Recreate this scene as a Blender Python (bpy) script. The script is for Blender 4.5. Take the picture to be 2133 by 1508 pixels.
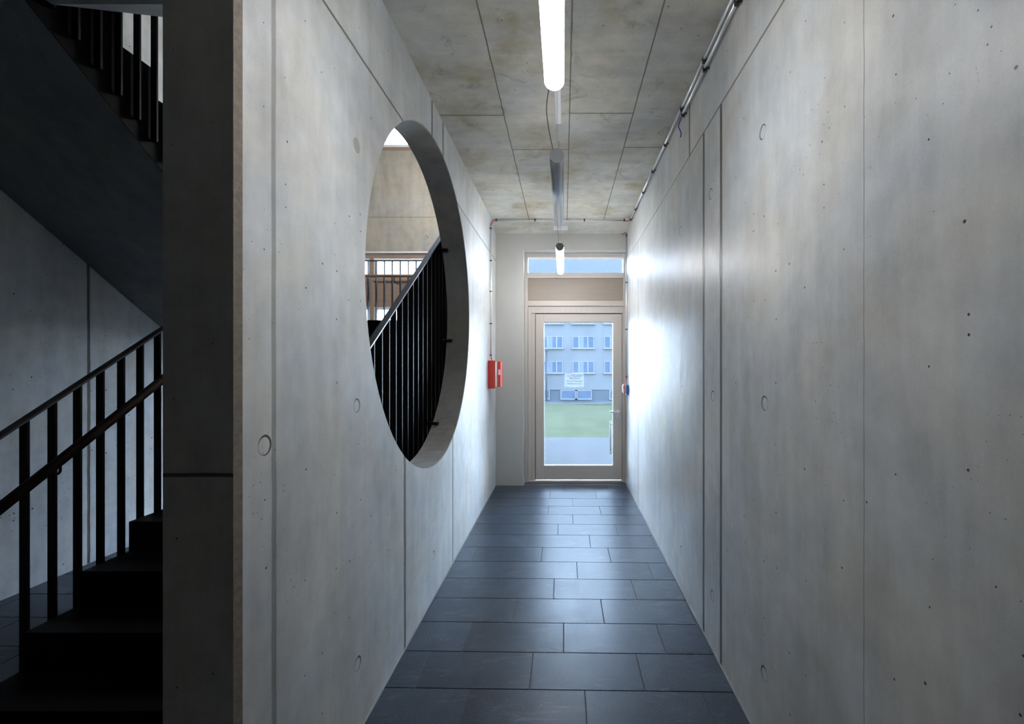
import bpy, bmesh, math, random
from mathutils import Vector, Matrix
PI = math.pi
for o in list(bpy.data.objects):
    bpy.data.objects.remove(o)
sc = bpy.context.scene
C = sc.collection

# ------------------------------------------------------------------ camera
# X across the corridor (right +), Y along the corridor (away +), Z up, metres
F = 948.0                      # focal length in pixels of the 2133 px wide frame
EYE = 1.69
cam_d = bpy.data.cameras.new('camera')
cam_d.sensor_width = 36.0
cam_d.lens = F / 2133.0 * 36.0
cam_d.shift_x = -(1174.0 - 1066.5) / 2133.0
cam_d.shift_y = (757.0 - 754.0) / 2133.0
cam_d.clip_start = 0.02
cam = bpy.data.objects.new('camera', cam_d)
cam.location = (0, 0, EYE)
cam.rotation_euler = (PI / 2, 0, 0)
C.objects.link(cam)
sc.camera = cam

# ------------------------------------------------------------------ world: soft bright overcast sky
W = bpy.data.worlds.new('sky')
sc.world = W
W.use_nodes = True
wt = W.node_tree
wt.nodes.clear()
wo = wt.nodes.new('ShaderNodeOutputWorld')
wb = wt.nodes.new('ShaderNodeBackground')
tc = wt.nodes.new('ShaderNodeTexCoord')
sx = wt.nodes.new('ShaderNodeSeparateXYZ')
rp = wt.nodes.new('ShaderNodeValToRGB')
rp.color_ramp.elements[0].position = 0.0
rp.color_ramp.elements[0].color = (0.76, 0.88, 1.0, 1)
rp.color_ramp.elements[1].position = 0.7
rp.color_ramp.elements[1].color = (0.50, 0.70, 1.0, 1)
wt.links.new(tc.outputs['Generated'], sx.inputs[0])
wt.links.new(sx.outputs['Z'], rp.inputs[0])
wt.links.new(rp.outputs[0], wb.inputs['Color'])
wb.inputs['Strength'].default_value = 11.0
wt.links.new(wb.outputs[0], wo.inputs[0])

# low hazy sun coming from outside on the right, ahead of the camera
sun_d = bpy.data.lights.new('sun', 'SUN')
sun_d.energy = 4.5
sun_d.angle = math.radians(16)
sun_d.color = (1.0, 0.97, 0.93)
sun = bpy.data.objects.new('sun', sun_d)
C.objects.link(sun)
sun.rotation_euler = Vector((-1.25, -0.72, -0.62)).to_track_quat('-Z', 'Y').to_euler()

# ------------------------------------------------------------------ view
sc.view_settings.view_transform = 'Standard'
sc.view_settings.look = 'None'
sc.view_settings.gamma = 1
sc.view_settings.use_curve_mapping = False
sc.view_settings.exposure = 2.0
TUBE_POWER = 16.0
CEIL_FILL_POWER = 3.6

# ------------------------------------------------------------------ node helpers
class NT:
    def __init__(s, name):
        s.m = bpy.data.materials.new(name)
        s.m.use_nodes = True
        s.t = s.m.node_tree
        s.t.nodes.clear()
        s.out = s.t.nodes.new('ShaderNodeOutputMaterial')
    def n(s, kind, **kw):
        nd = s.t.nodes.new(kind)
        for k, v in kw.items():
            setattr(nd, k, v)
        return nd
    def set(s, sock, v):
        if hasattr(v, 'is_output'):
            s.t.links.new(v, sock)
        else:
            sock.default_value = v
    def math(s, op, a, b=None, c=None, clamp=False):
        nd = s.n('ShaderNodeMath', operation=op)
        nd.use_clamp = clamp
        s.set(nd.inputs[0], a)
        if b is not None: s.set(nd.inputs[1], b)
        if c is not None: s.set(nd.inputs[2], c)
        return nd.outputs[0]
    def mix(s, fac, a, b, blend='MIX'):
        nd = s.n('ShaderNodeMix', data_type='RGBA', blend_type=blend)
        s.set(nd.inputs['Factor'], fac)
        s.set(nd.inputs['A'], a)
        s.set(nd.inputs['B'], b)
        return nd.outputs['Result']
    def ramp(s, fac, pts):
        nd = s.n('ShaderNodeValToRGB')
        while len(nd.color_ramp.elements) < len(pts):
            nd.color_ramp.elements.new(0.5)
        for e, (p, c) in zip(nd.color_ramp.elements, pts):
            e.position = p
            e.color = c if len(c) == 4 else (*c, 1)
        s.set(nd.inputs[0], fac)
        return nd.outputs[0]
    def noise(s, vec, scale, detail=4, rough=0.5, stretch=None, dist=0.0):
        if stretch:
            mp = s.n('ShaderNodeMapping')
            mp.inputs['Scale'].default_value = stretch
            s.set(mp.inputs[0], vec)
            vec = mp.outputs[0]
        nd = s.n('ShaderNodeTexNoise')
        nd.inputs['Scale'].default_value = scale
        nd.inputs['Detail'].default_value = detail
        nd.inputs['Roughness'].default_value = rough
        nd.inputs['Distortion'].default_value = dist
        s.set(nd.inputs['Vector'], vec)
        return nd.outputs['Fac']
    def mr(s, v, a, b, c=0.0, d=1.0):
        nd = s.n('ShaderNodeMapRange')
        s.set(nd.inputs[0], v)
        for i, q in enumerate((a, b, c, d)):
            nd.inputs[i + 1].default_value = q
        return nd.outputs[0]
    def obj(s):
        return s.n('ShaderNodeTexCoord').outputs['Object']
    def bsdf(s, **kw):
        b = s.n('ShaderNodeBsdfPrincipled')
        for k, v in kw.items():
            s.set(b.inputs[k.replace('_', ' ')], v)
        return b
    def done(s, shader):
        s.t.links.new(shader.outputs[0], s.out.inputs['Surface'])
        return s.m

def simple(name, col, rough=0.5, metal=0.0, var=0.06, scale=30, bump=0.0, spec=0.5):
    """plain procedural material with a little tone variation"""
    t = NT(name)
    v = t.noise(t.obj(), scale, 3)
    c = t.mix(v, tuple(max(0, x * (1 - var)) for x in col) + (1,), tuple(min(1, x * (1 + var)) for x in col) + (1,))
    b = t.bsdf(Base_Color=c, Roughness=rough, Metallic=metal)
    b.inputs['Specular IOR Level'].default_value = spec
    if bump:
        bp = t.n('ShaderNodeBump')
        bp.inputs['Strength'].default_value = bump
        bp.inputs['Distance'].default_value = 0.002
        t.set(bp.inputs['Height'], v)
        t.set(b.inputs['Normal'], bp.outputs[0])
    return t.done(b)

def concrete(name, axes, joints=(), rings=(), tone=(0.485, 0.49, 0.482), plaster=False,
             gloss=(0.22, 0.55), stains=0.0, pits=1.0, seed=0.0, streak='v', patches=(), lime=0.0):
    """Cast concrete. axes = two of 'XYZ' spanning the face (u, v).
    joints: (axis 'u'|'v', position, from, to, half width, strength)
    rings: (u, v, radius) formwork tie marks"""
    t = NT(name)
    o = t.obj()
    sp = t.n('ShaderNodeSeparateXYZ')
    t.set(sp.inputs[0], o)
    wob = t.mr(t.noise(o, 7, 2), 0, 1, -0.0035, 0.0035)
    u = t.math('ADD', sp.outputs[axes[0]], wob)
    v = t.math('ADD', sp.outputs[axes[1]], wob)
    off = t.n('ShaderNodeMapping')
    off.inputs['Location'].default_value = (seed, seed * 1.7, seed * 0.6)
    t.set(off.inputs[0], o)
    p = off.outputs[0]
    # large clouds, formwork streaks, fine grain
    cl = t.noise(p, 1.3, 5, 0.55, dist=0.4)
    ks = {'X': 0, 'Y': 1, 'Z': 2}
    st = [5.0, 5.0, 5.0]
    st[ks[axes[1] if streak == 'v' else axes[0]]] = 0.9
    sk = t.noise(p, 1.6, 5, 0.6, stretch=tuple(st))
    gr = t.noise(p, 150, 3, 0.7)
    md = t.noise(p, 9, 5, 0.6)
    k = t.math('ADD', t.mr(cl, 0.28, 0.72, -0.19, 0.19), t.mr(sk, 0.25, 0.75, -0.15, 0.15))
    k = t.math('ADD', k, t.mr(md, 0.3, 0.7, -0.09, 0.09))
    k = t.math('ADD', k, t.mr(gr, 0.3, 0.7, -0.05, 0.05))
    k = t.math('ADD', k, 1.0)
    warm = t.mix(t.mr(t.noise(p, 2.3, 3), 0.35, 0.65), (tone[0] * 1.03, tone[1], tone[2] * 0.95, 1),
                 (tone[0] * 0.97, tone[1], tone[2] * 1.05, 1))
    kc = t.n('ShaderNodeCombineColor')
    for i in range(3):
        t.set(kc.inputs[i], k)
    col = t.mix(1.0, warm, kc.outputs[0], 'MULTIPLY')
    if stains:
        sm = t.math('MULTIPLY', t.mr(t.noise(p, 1.9, 4, 0.6), 0.52, 0.72), stains)
        col = t.mix(sm, col, (0.30, 0.25, 0.13, 1))
        dm = t.math('MULTIPLY', t.mr(t.noise(p, 3.7, 6, 0.75, dist=1.2), 0.56, 0.72), stains * 0.8)
        col = t.mix(dm, col, (0.16, 0.155, 0.14, 1))
    if lime:
        lm = t.noise(p, 2.2, 6, 0.68, stretch=tuple(q * 0.5 for q in st), dist=0.6)
        lm2 = t.noise(p, 0.9, 3, 0.5)
        lf = t.math('MULTIPLY', t.mr(lm, 0.50, 0.66), t.mr(lm2, 0.42, 0.60))
        col = t.mix(t.math('MULTIPLY', lf, lime), col, (0.66, 0.68, 0.70, 1))
    # air holes
    uv = t.n('ShaderNodeCombineXYZ')
    t.set(uv.inputs[0], u)
    t.set(uv.inputs[1], v)
    t.set(uv.inputs[2], 0.0)
    vo = t.n('ShaderNodeTexVoronoi', voronoi_dimensions='2D')
    vo.inputs['Scale'].default_value = 9.0
    t.set(vo.inputs['Vector'], uv.outputs[0])
    cr = t.n('ShaderNodeSeparateColor')
    t.set(cr.inputs[0], vo.outputs['Color'])
    rad = t.mr(cr.outputs[0], 0.62, 1.0, 0.0, 0.040 * pits)
    hole = t.math('LESS_THAN', vo.outputs['Distance'], rad)
    vs = t.n('ShaderNodeTexVoronoi', voronoi_dimensions='2D')
    vs.inputs['Scale'].default_value = 34.0
    t.set(vs.inputs['Vector'], uv.outputs[0])
    cs = t.n('ShaderNodeSeparateColor')
    t.set(cs.inputs[0], vs.outputs['Color'])
    clus = t.mr(t.noise(p, 2.1, 2), 0.45, 0.62)
    rs = t.math('MULTIPLY', t.mr(cs.outputs[1], 0.70, 1.0, 0.0, 0.085 * pits), clus)
    hole = t.math('MAXIMUM', hole, t.math('LESS_THAN', vs.outputs['Distance'], rs))
    mask = t.math('MULTIPLY', hole, 0.95)
    groove = None
    for (ax, pos, lo, hi, hw, s_) in joints:
        a, b = (u, v) if ax == 'u' else (v, u)
        d = t.math('ABSOLUTE', t.math('SUBTRACT', a, pos))
        soft = t.mr(d, hw, hw * 1.9, 1.0, 0.0)
        rng = t.math('COMPARE', b, (lo + hi) / 2, (hi - lo) / 2)
        g = t.math('MULTIPLY', soft, rng)
        g = t.math('MULTIPLY', g, s_)
        groove = g if groove is None else t.math('MAXIMUM', groove, g)
    for (ru, rv, rr) in rings:
        du = t.math('SUBTRACT', u, ru)
        dv = t.math('SUBTRACT', v, rv)
        d = t.math('SQRT', t.math('ADD', t.math('MULTIPLY', du, du), t.math('MULTIPLY', dv, dv)))
        wd = t.mr(t.math('ADD', du, t.math('MULTIPLY', dv, 0.6)), -rr, rr, 0.0008, 0.0045)
        g = t.math('LESS_THAN', t.math('ABSOLUTE', t.math('SUBTRACT', d, rr)), wd)
        groove = g if groove is None else t.math('MAXIMUM', groove, g)
    if groove is not None:
        # dirt staining that bleeds out beside the joint
        col = t.mix(t.math('MULTIPLY', groove, 0.96), col, (0.062, 0.052, 0.042, 1))
    for (pu, pv, pr, pc) in patches:
        du = t.math('SUBTRACT', u, pu)
        dv = t.math('SUBTRACT', v, pv)
        d = t.math('SQRT', t.math('ADD', t.math('MULTIPLY', du, du), t.math('MULTIPLY', dv, dv)))
        col = t.mix(t.math('MULTIPLY', t.math('LESS_THAN', d, pr), 0.7), col, (*pc, 1))
    col = t.mix(mask, col, (0.035, 0.03, 0.025, 1))
    if plaster:
        rough = 0.8
    else:
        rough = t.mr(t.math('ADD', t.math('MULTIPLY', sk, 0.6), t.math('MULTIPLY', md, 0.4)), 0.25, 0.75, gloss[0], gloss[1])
    hsum = t.math('MULTIPLY', gr, 0.12)
    hsum = t.math('ADD', hsum, t.math('MULTIPLY', md, 0.5))
    hsum = t.math('SUBTRACT', hsum, t.math('MULTIPLY', hole, 2.0))
    if groove is not None:
        hsum = t.math('SUBTRACT', hsum, t.math('MULTIPLY', groove, 3.0))
    bp = t.n('ShaderNodeBump')
    bp.inputs['Strength'].default_value = 0.55
    bp.inputs['Distance'].default_value = 0.0022
    t.set(bp.inputs['Height'], hsum)
    b = t.bsdf(Base_Color=col, Roughness=rough)
    b.inputs['Specular IOR Level'].default_value = 0.17 if not plaster else 0.2
    t.set(b.inputs['Normal'], bp.outputs[0])
    return t.done(b)

def wood(name, ca, cb, axis='Z', rough=0.45, scale=1.0):
    t = NT(name)
    o = t.obj()
    st = {'X': (0.6, 14, 14), 'Y': (14, 0.6, 14), 'Z': (14, 14, 0.6)}[axis]
    a = t.noise(o, 3.0 * scale, 6, 0.6, stretch=st, dist=0.6)
    f = t.noise(o, 12.0 * scale, 3, 0.6, stretch=st)
    v = t.math('ADD', t.math('MULTIPLY', a, 0.7), t.math('MULTIPLY', f, 0.3))
    c = t.ramp(v, [(0.3, ca), (0.7, cb)])
    bp = t.n('ShaderNodeBump')
    bp.inputs['Strength'].default_value = 0.15
    bp.inputs['Distance'].default_value = 0.001
    t.set(bp.inputs['Height'], v)
    b = t.bsdf(Base_Color=c, Roughness=rough)
    t.set(b.inputs['Normal'], bp.outputs[0])
    return t.done(b)

def glass(name, tint=(0.93, 0.96, 1.0), haze=0.0):
    t = NT(name)
    tr = t.n('ShaderNodeBsdfTransparent')
    tr.inputs[0].default_value = (*tint, 1)
    gl = t.n('ShaderNodeBsdfGlossy')
    gl.inputs['Roughness'].default_value = 0.02
    fr = t.n('ShaderNodeFresnel')
    fr.inputs[0].default_value = 1.45
    mx = t.n('ShaderNodeMixShader')
    t.set(mx.inputs[0], fr.outputs[0])
    t.t.links.new(tr.outputs[0], mx.inputs[1])
    t.t.links.new(gl.outputs[0], mx.inputs[2])
    last = mx
    if haze:
        # condensation and dust film on the pane
        o = t.obj()
        nz = t.math('ADD', t.math('MULTIPLY', t.noise(o, 2.2, 5, 0.6, dist=0.8), 0.75),
                    t.math('MULTIPLY', t.noise(o, 11, 4, 0.6), 0.25))
        fac = t.mr(nz, 0.32, 0.68, haze * 0.35, haze * 1.5)
        tl = t.n('ShaderNodeBsdfTranslucent')
        tl.inputs[0].default_value = (0.80, 0.86, 0.92, 1)
        m2 = t.n('ShaderNodeMixShader')
        t.set(m2.inputs[0], fac)
        t.t.links.new(mx.outputs[0], m2.inputs[1])
        t.t.links.new(tl.outputs[0], m2.inputs[2])
        last = m2
    return t.done(last)

# ------------------------------------------------------------------ mesh helpers
def box(bm, x0, x1, y0, y1, z0, z1):
    vs = [bm.verts.new(p) for p in ((x0, y0, z0), (x1, y0, z0), (x1, y1, z0), (x0, y1, z0),
                                    (x0, y0, z1), (x1, y0, z1), (x1, y1, z1), (x0, y1, z1))]
    for f in ((0, 3, 2, 1), (4, 5, 6, 7), (0, 1, 5, 4), (1, 2, 6, 5), (2, 3, 7, 6), (3, 0, 4, 7)):
        bm.faces.new([vs[i] for i in f])
    return vs

def prism(bm, poly, axis, a, b):
    """extrude a closed 2-D polygon along an axis; poly in the other two axes in XYZ order"""
    def P(p, q):
        if axis == 'X': return (q, p[0], p[1])
        if axis == 'Y': return (p[0], q, p[1])
        return (p[0], p[1], q)
    A = [bm.verts.new(P(p, a)) for p in poly]
    B = [bm.verts.new(P(p, b)) for p in poly]
    bm.faces.new(A)
    bm.faces.new(list(reversed(B)))
    n = len(poly)
    for i in range(n):
        bm.faces.new((A[i], B[i], B[(i + 1) % n], A[(i + 1) % n]))

def tube(bm, p0, p1, r0, r1=None, seg=20, caps=True):
    r1 = r0 if r1 is None else r1
    p0, p1 = Vector(p0), Vector(p1)
    d = (p1 - p0).normalized()
    a = d.orthogonal().normalized()
    b = d.cross(a)
    A, B = [], []
    for i in range(seg):
        t = 2 * PI * i / seg
        w = a * math.cos(t) + b * math.sin(t)
        A.append(bm.verts.new(p0 + w * r0))
        B.append(bm.verts.new(p1 + w * r1))
    for i in range(seg):
        f = bm.faces.new((A[i], A[(i + 1) % seg], B[(i + 1) % seg], B[i]))
        f.smooth = True
    if caps:
        bm.faces.new(list(reversed(A)))
        bm.faces.new(B)

def path_tube(bm, pts, r, seg=8):
    pts = [Vector(p) for p in pts]
    rings = []
    up = Vector((0.31, 0.17, 0.93)).normalized()
    for i, p in enumerate(pts):
        d = (pts[min(i + 1, len(pts) - 1)] - pts[max(i - 1, 0)]).normalized()
        a = d.cross(up).normalized()
        b = d.cross(a)
        rings.append([bm.verts.new(p + (a * math.cos(2 * PI * k / seg) + b * math.sin(2 * PI * k / seg)) * r) for k in range(seg)])
    for R0, R1 in zip(rings, rings[1:]):
        for k in range(seg):
            f = bm.faces.new((R0[k], R0[(k + 1) % seg], R1[(k + 1) % seg], R1[k]))
            f.smooth = True
    bm.faces.new(rings[0])
    bm.faces.new(rings[-1])

def spline(pts, n=10):
    """Catmull-Rom through points"""
    P = [Vector(p) for p in pts]
    P = [P[0] * 2 - P[1]] + P + [P[-1] * 2 - P[-2]]
    out = []
    for i in range(1, len(P) - 2):
        for k in range(n):
            t = k / n
            out.append(0.5 * ((2 * P[i]) + (P[i + 1] - P[i - 1]) * t + (2 * P[i - 1] - 5 * P[i] + 4 * P[i + 1] - P[i + 2]) * t * t
                              + (3 * P[i] - P[i - 1] - 3 * P[i + 1] + P[i + 2]) * t ** 3))
    out.append(P[-2])
    return out

def link(name, bm, mat, parent=None, bevel=0.0, props=None):
    bmesh.ops.recalc_face_normals(bm, faces=bm.faces)
    if bevel:
        es = [e for e in bm.edges if len(e.link_faces) == 2 and e.calc_face_angle(0) > 0.6]
        bmesh.ops.bevel(bm, geom=es, offset=bevel, segments=2, affect='EDGES', profile=0.6)
    org = Vector((0, 0, 0))
    if parent is not None:
        q = parent
        while q is not None:
            org += q.location
            q = q.parent
        bmesh.ops.translate(bm, verts=bm.verts, vec=-org)
    me = bpy.data.meshes.new(name)
    bm.to_mesh(me)
    bm.free()
    me.materials.append(mat)
    o = bpy.data.objects.new(name, me)
    C.objects.link(o)
    o.parent = parent
    for k, v in (props or {}).items():
        o[k] = v
    return o

def struct(name, bm, mat, parent=None, bevel=0.0, label=None):
    o = link(name, bm, mat, parent, bevel)
    if parent is None:
        o['kind'] = 'structure'
        if label: o['label'] = label
    return o

def thing(name, label, cat, loc, group=None, kind=None):
    o = bpy.data.objects.new(name, None)
    o.empty_display_size = 0.1
    C.objects.link(o)
    o.location = loc
    if label: o['label'] = label
    if cat: o['category'] = cat
    if group: o['group'] = group
    if kind: o['kind'] = kind
    return o

def B():
    return bmesh.new()

def part(name, mat, parent, *boxes, bevel=0.0, label=None):
    bm = B()
    for b in boxes:
        box(bm, *b)
    return link(name, bm, mat, parent, bevel, {'label': label} if label else None)

# ------------------------------------------------------------------ dimensions
XL, XR = -0.94, 0.88           # corridor faces
WT = 0.22                      # thickness of the wall with the round opening
XB = XL - WT
CEIL = 3.57
YN = 1.317                     # near end of that wall
YE = 6.30                      # end wall face
XF = -4.02                     # far stair hall wall
YW = 8.0                       # stair hall window wall
HC, HZ, HR = 3.344, 2.134, 1.185   # round opening: centre Y, centre Z, radius

# ------------------------------------------------------------------ materials
JT = 3.13
ringR = 0.030
def pt_r(px, py):              # a mark on the right wall read off as (Y, Z)
    y = F * XR / (px - 1174.0)
    return (y, EYE + (757.0 - py) * y / F)
def pt_l(px, py):
    y = F * -XL / (1174.0 - px)
    return (y, EYE + (757.0 - py) * y / F)
r_marks = [(1589, 275), (1593, 840), (1592, 1404), (1481, 404), (1485, 825), (1484, 1241), (1417, 481), (1420, 812), (1420, 1146)]
l_marks = [(743, 845), (745, 1383), (551, 928), (903, 1157)]
M = {}
M['wall_right'] = concrete('cast_concrete_wall_with_panel_joints', 'YZ', joints=[
    ('v', 3.14, -3, 5.95, 0.004, 0.75),
    ('u', 5.38, 0, 3.14, 0.012, 0.5), ('u', 2.857, 0, 3.14, 0.012, 1.0), ('u', 2.543, 0, 3.14, 0.0115, 1.0),
    ('u', 3.18, 3.14, 3.57, 0.009, 0.9), ('u', 1.333, 0, 3.14, 0.0014, 0.5)],
    rings=[(*pt_r(*m), ringR) for m in r_marks], seed=3.1, gloss=(0.285, 0.44), lime=0.28)
M['wall_left'] = concrete('cast_concrete_wall_with_round_opening', 'YZ', joints=[
    ('v', 3.11, 1.4, 6.3, 0.0045, 0.8),
    ('u', 1.475, 0, 3.57, 0.008, 0.5), ('u', 2.69, 0, 3.11, 0.011, 0.9), ('u', 3.86, 0, 3.11, 0.011, 0.8),
    ('u', 3.25, 3.11, 3.57, 0.011, 0.8), ('u', 3.55, 3.11, 3.57, 0.011, 0.8)],
    rings=[(*pt_l(*m), ringR) for m in l_marks], seed=7.7, lime=0.2, gloss=(0.34, 0.6),
    patches=[(*pt_l(743, 303), 0.034, (0.25, 0.235, 0.20))])
M['ceiling'] = concrete('cast_concrete_ceiling_with_panel_joints', 'XY', joints=[
    ('u', -0.452, -2, 6.0, 0.0028, 0.75), ('u', 0.045, -2, 6.0, 0.0028, 0.75), ('u', 0.524, -2, 6.0, 0.0028, 0.75),
    ('v', 3.447, -0.94, -0.452, 0.003, 0.95), ('v', 3.42, 0.045, 0.524, 0.003, 0.95),
    ('v', 4.0, -0.452, 0.045, 0.003, 0.95), ('v', 3.96, 0.524, 0.88, 0.003, 0.95), ('v', 5.98, -0.94, 0.88, 0.004, 0.7)],
    stains=0.8, tone=(0.465, 0.46, 0.42), seed=1.3, gloss=(0.45, 0.7), streak='u')
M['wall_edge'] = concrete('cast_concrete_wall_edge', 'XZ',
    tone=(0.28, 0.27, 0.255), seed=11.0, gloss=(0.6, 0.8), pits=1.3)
M['wall_face'] = concrete('cast_concrete_wall_end_face', 'XZ', joints=[('v', 1.366, -1.2, -0.9, 0.004, 0.9)],
    tone=(0.60, 0.575, 0.53), seed=14.0, gloss=(0.6, 0.8), pits=0.7)
M['wall_chamfer'] = simple('sandy_broken_chamfer', (0.36, 0.31, 0.26), 0.9, var=0.35, scale=60, bump=0.8)
M['concrete'] = concrete('cast_concrete_dark', 'YZ', joints=[('u', 3.85, 0, 8, 0.008, 0.9)],
    rings=[(3.17, 1.53, 0.035), (3.17, 0.18, 0.035), (4.36, 0.08, 0.035)], tone=(0.58, 0.58, 0.57), seed=5.0, gloss=(0.45, 0.7), pits=1.4)
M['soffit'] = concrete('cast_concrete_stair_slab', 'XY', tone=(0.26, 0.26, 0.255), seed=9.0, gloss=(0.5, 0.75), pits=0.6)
M['stair_end'] = concrete('cast_concrete_wall_above_windows', 'XZ', joints=[('v', 4.26, -4.1, -1.1, 0.006, 0.35)],
    rings=[(-2.41, 3.91, 0.027)], tone=(0.40, 0.37, 0.32), seed=2.0, gloss=(0.5, 0.8), pits=0.6)
M['dark_hall'] = simple('entrance_hall_dark_plaster', (0.06, 0.06, 0.058), 0.85)
M['plaster'] = simple('white_smooth_plaster', (0.46, 0.455, 0.43), 0.7, var=0.05, scale=6, bump=0.1)
M['tile'] = None
t = NT('dark_basalt_floor_tile')
o_ = t.obj()
at = t.n('ShaderNodeAttribute', attribute_name='tile_tone')
grain = t.noise(o_, 200, 2, 0.8)
cloud = t.noise(o_, 4.5, 5, 0.65, dist=0.5)
scr = t.noise(o_, 9, 4, 0.7, stretch=(0.35, 1.6, 1), dist=1.4)
k = t.math('ADD', t.mr(grain, 0.3, 0.7, 0.1, 1.9), t.mr(cloud, 0.3, 0.7, -0.25, 0.25))
k = t.math('MULTIPLY', k, t.mr(at.outputs['Fac'], 0, 1, 0.82, 1.22))
kc = t.n('ShaderNodeCombineColor')
for i in range(3): t.set(kc.inputs[i], k)
c = t.mix(1.0, (0.040, 0.051, 0.068, 1), kc.outputs[0], 'MULTIPLY')
vo = t.n('ShaderNodeTexVoronoi'); vo.inputs['Scale'].default_value = 45
t.set(vo.inputs['Vector'], o_)
cs = t.n('ShaderNodeSeparateColor'); t.set(cs.inputs[0], vo.outputs['Color'])
fl = t.math('LESS_THAN', vo.outputs['Distance'], t.mr(cs.outputs[0], 0.90, 1.0, 0.0, 0.12))
c = t.mix(t.math('MULTIPLY', fl, 0.6), c, (0.30, 0.32, 0.34, 1))
c = t.mix(t.math('MULTIPLY', t.mr(scr, 0.56, 0.72), 0.2), c, (0.22, 0.24, 0.27, 1))
bp = t.n('ShaderNodeBump'); bp.inputs['Strength'].default_value = 0.25; bp.inputs['Distance'].default_value = 0.0008
t.set(bp.inputs['Height'], t.math('ADD', grain, t.math('MULTIPLY', cloud, 0.8)))
b = t.bsdf(Base_Color=c, Roughness=t.mr(cloud, 0.3, 0.7, 0.285, 0.36))
b.inputs['Specular IOR Level'].default_value = 0.17
t.set(b.inputs['Normal'], bp.outputs[0])
M['tile'] = t.done(b)
M['grout'] = simple('dark_grout', (0.06, 0.067, 0.078), 0.8)
M['skirting_joint'] = simple('pale_floor_sealant', (0.26, 0.26, 0.255), 0.7)
M['step_stone'] = simple('black_stair_stone', (0.005, 0.005, 0.006), 0.6, var=0.2, scale=120, spec=0.08)
M['steel'] = simple('black_painted_steel', (0.005, 0.005, 0.006), 0.45, var=0.1, spec=0.15)
M['rail_steel'] = simple('dark_grey_painted_steel', (0.030, 0.029, 0.034), 0.35, var=0.1, spec=0.5)
M['rail_wood'] = wood('dark_oiled_handrail_wood', (0.028, 0.014, 0.008), (0.06, 0.032, 0.018), 'Y', 0.5)
M['oak'] = wood('oak_handrail_wood', (0.26, 0.15, 0.10), (0.36, 0.23, 0.16), 'X', 0.45)
M['door_wood'] = wood('pale_lacquered_maple', (0.50, 0.45, 0.405), (0.56, 0.51, 0.465), 'Z', 0.4)
M['door_wood_x'] = wood('pale_lacquered_maple_rails', (0.50, 0.45, 0.405), (0.56, 0.51, 0.465), 'X', 0.4)
M['window_wood'] = wood('brown_oak_window_frame', (0.30, 0.20, 0.15), (0.40, 0.28, 0.21), 'X', 0.5)
M['panel_wood'] = wood('beige_veneer_panel', (0.31, 0.255, 0.215), (0.35, 0.295, 0.25), 'X', 0.5)
M['gap'] = simple('dark_rubber_seal', (0.05, 0.045, 0.04), 0.7)
M['bead'] = simple('white_glazing_bead', (0.85, 0.86, 0.88), 0.4)
M['glass'] = glass('window_glass_clear')
M['door_glass'] = glass('door_glass_with_dusty_film', (0.93, 0.96, 0.98), haze=0.006)
M['alu'] = simple('brushed_aluminium', (0.70, 0.72, 0.75), 0.36, 0.75, var=0.05, scale=60)
M['alu_matt'] = simple('matt_aluminium_end_cap', (0.34, 0.35, 0.37), 0.5, 0.3)
M['galv'] = simple('galvanised_conduit_steel', (0.78, 0.80, 0.83), 0.32, 0.7, var=0.06, scale=80)
M['clip'] = simple('dark_conduit_clip', (0.06, 0.06, 0.065), 0.5, 0.4)
M['white_metal'] = simple('white_painted_metal', (0.72, 0.74, 0.77), 0.4)
M['cable'] = simple('grey_cable_sheath', (0.10, 0.10, 0.11), 0.5)
M['wire'] = simple('steel_suspension_wire', (0.25, 0.26, 0.28), 0.35, 0.8)
M['red_cable'] = simple('red_fire_alarm_cable', (0.50, 0.03, 0.02), 0.45)
M['blue_cable'] = simple('blue_wire_end', (0.02, 0.08, 0.35), 0.45)
M['red'] = simple('red_powder_coat', (0.62, 0.045, 0.03), 0.35, var=0.05)
M['red_front'] = simple('red_front_plate', (0.70, 0.09, 0.07), 0.4)
M['label_white'] = simple('white_label', (0.85, 0.85, 0.86), 0.4)
M['blue'] = simple('blue_plastic', (0.015, 0.16, 0.48), 0.35)
M['orange'] = simple('orange_plastic', (0.62, 0.11, 0.04), 0.4)
M['paper'] = None
t = NT('white_translucent_sticker_film')
tr = t.n('ShaderNodeBsdfTransparent')
df = t.n('ShaderNodeBsdfTranslucent'); t.set(df.inputs[0], t.mix(t.noise(t.obj(), 30, 2), (0.8, 0.8, 0.85, 1), (0.9, 0.9, 0.93, 1)))
mx = t.n('ShaderNodeMixShader'); mx.inputs[0].default_value = 0.035
t.t.links.new(tr.outputs[0], mx.inputs[1]); t.t.links.new(df.outputs[0], mx.inputs[2])
M['paper'] = t.done(mx)
M['ink'] = simple('dark_blue_lettering', (0.012, 0.012, 0.03), 0.9, spec=0.0)
M['ink_red'] = simple('red_lettering', (0.20, 0.02, 0.06), 0.9, spec=0.0)
# lit diffuser of the tube lamps
t = NT('opal_lamp_diffuser')
em = t.n('ShaderNodeEmission')
em.inputs['Color'].default_value = (0.98, 0.985, 1.0, 1)
em.inputs['Strength'].default_value = TUBE_POWER
M['opal'] = t.done(em)
t = NT('added_ceiling_fill')  # added emitter that lifts the ceiling brightness
em = t.n('ShaderNodeEmission')
em.inputs['Color'].default_value = (1.0, 0.985, 0.95, 1)
em.inputs['Strength'].default_value = CEIL_FILL_POWER
M['ceil_fill'] = t.done(em)
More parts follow.
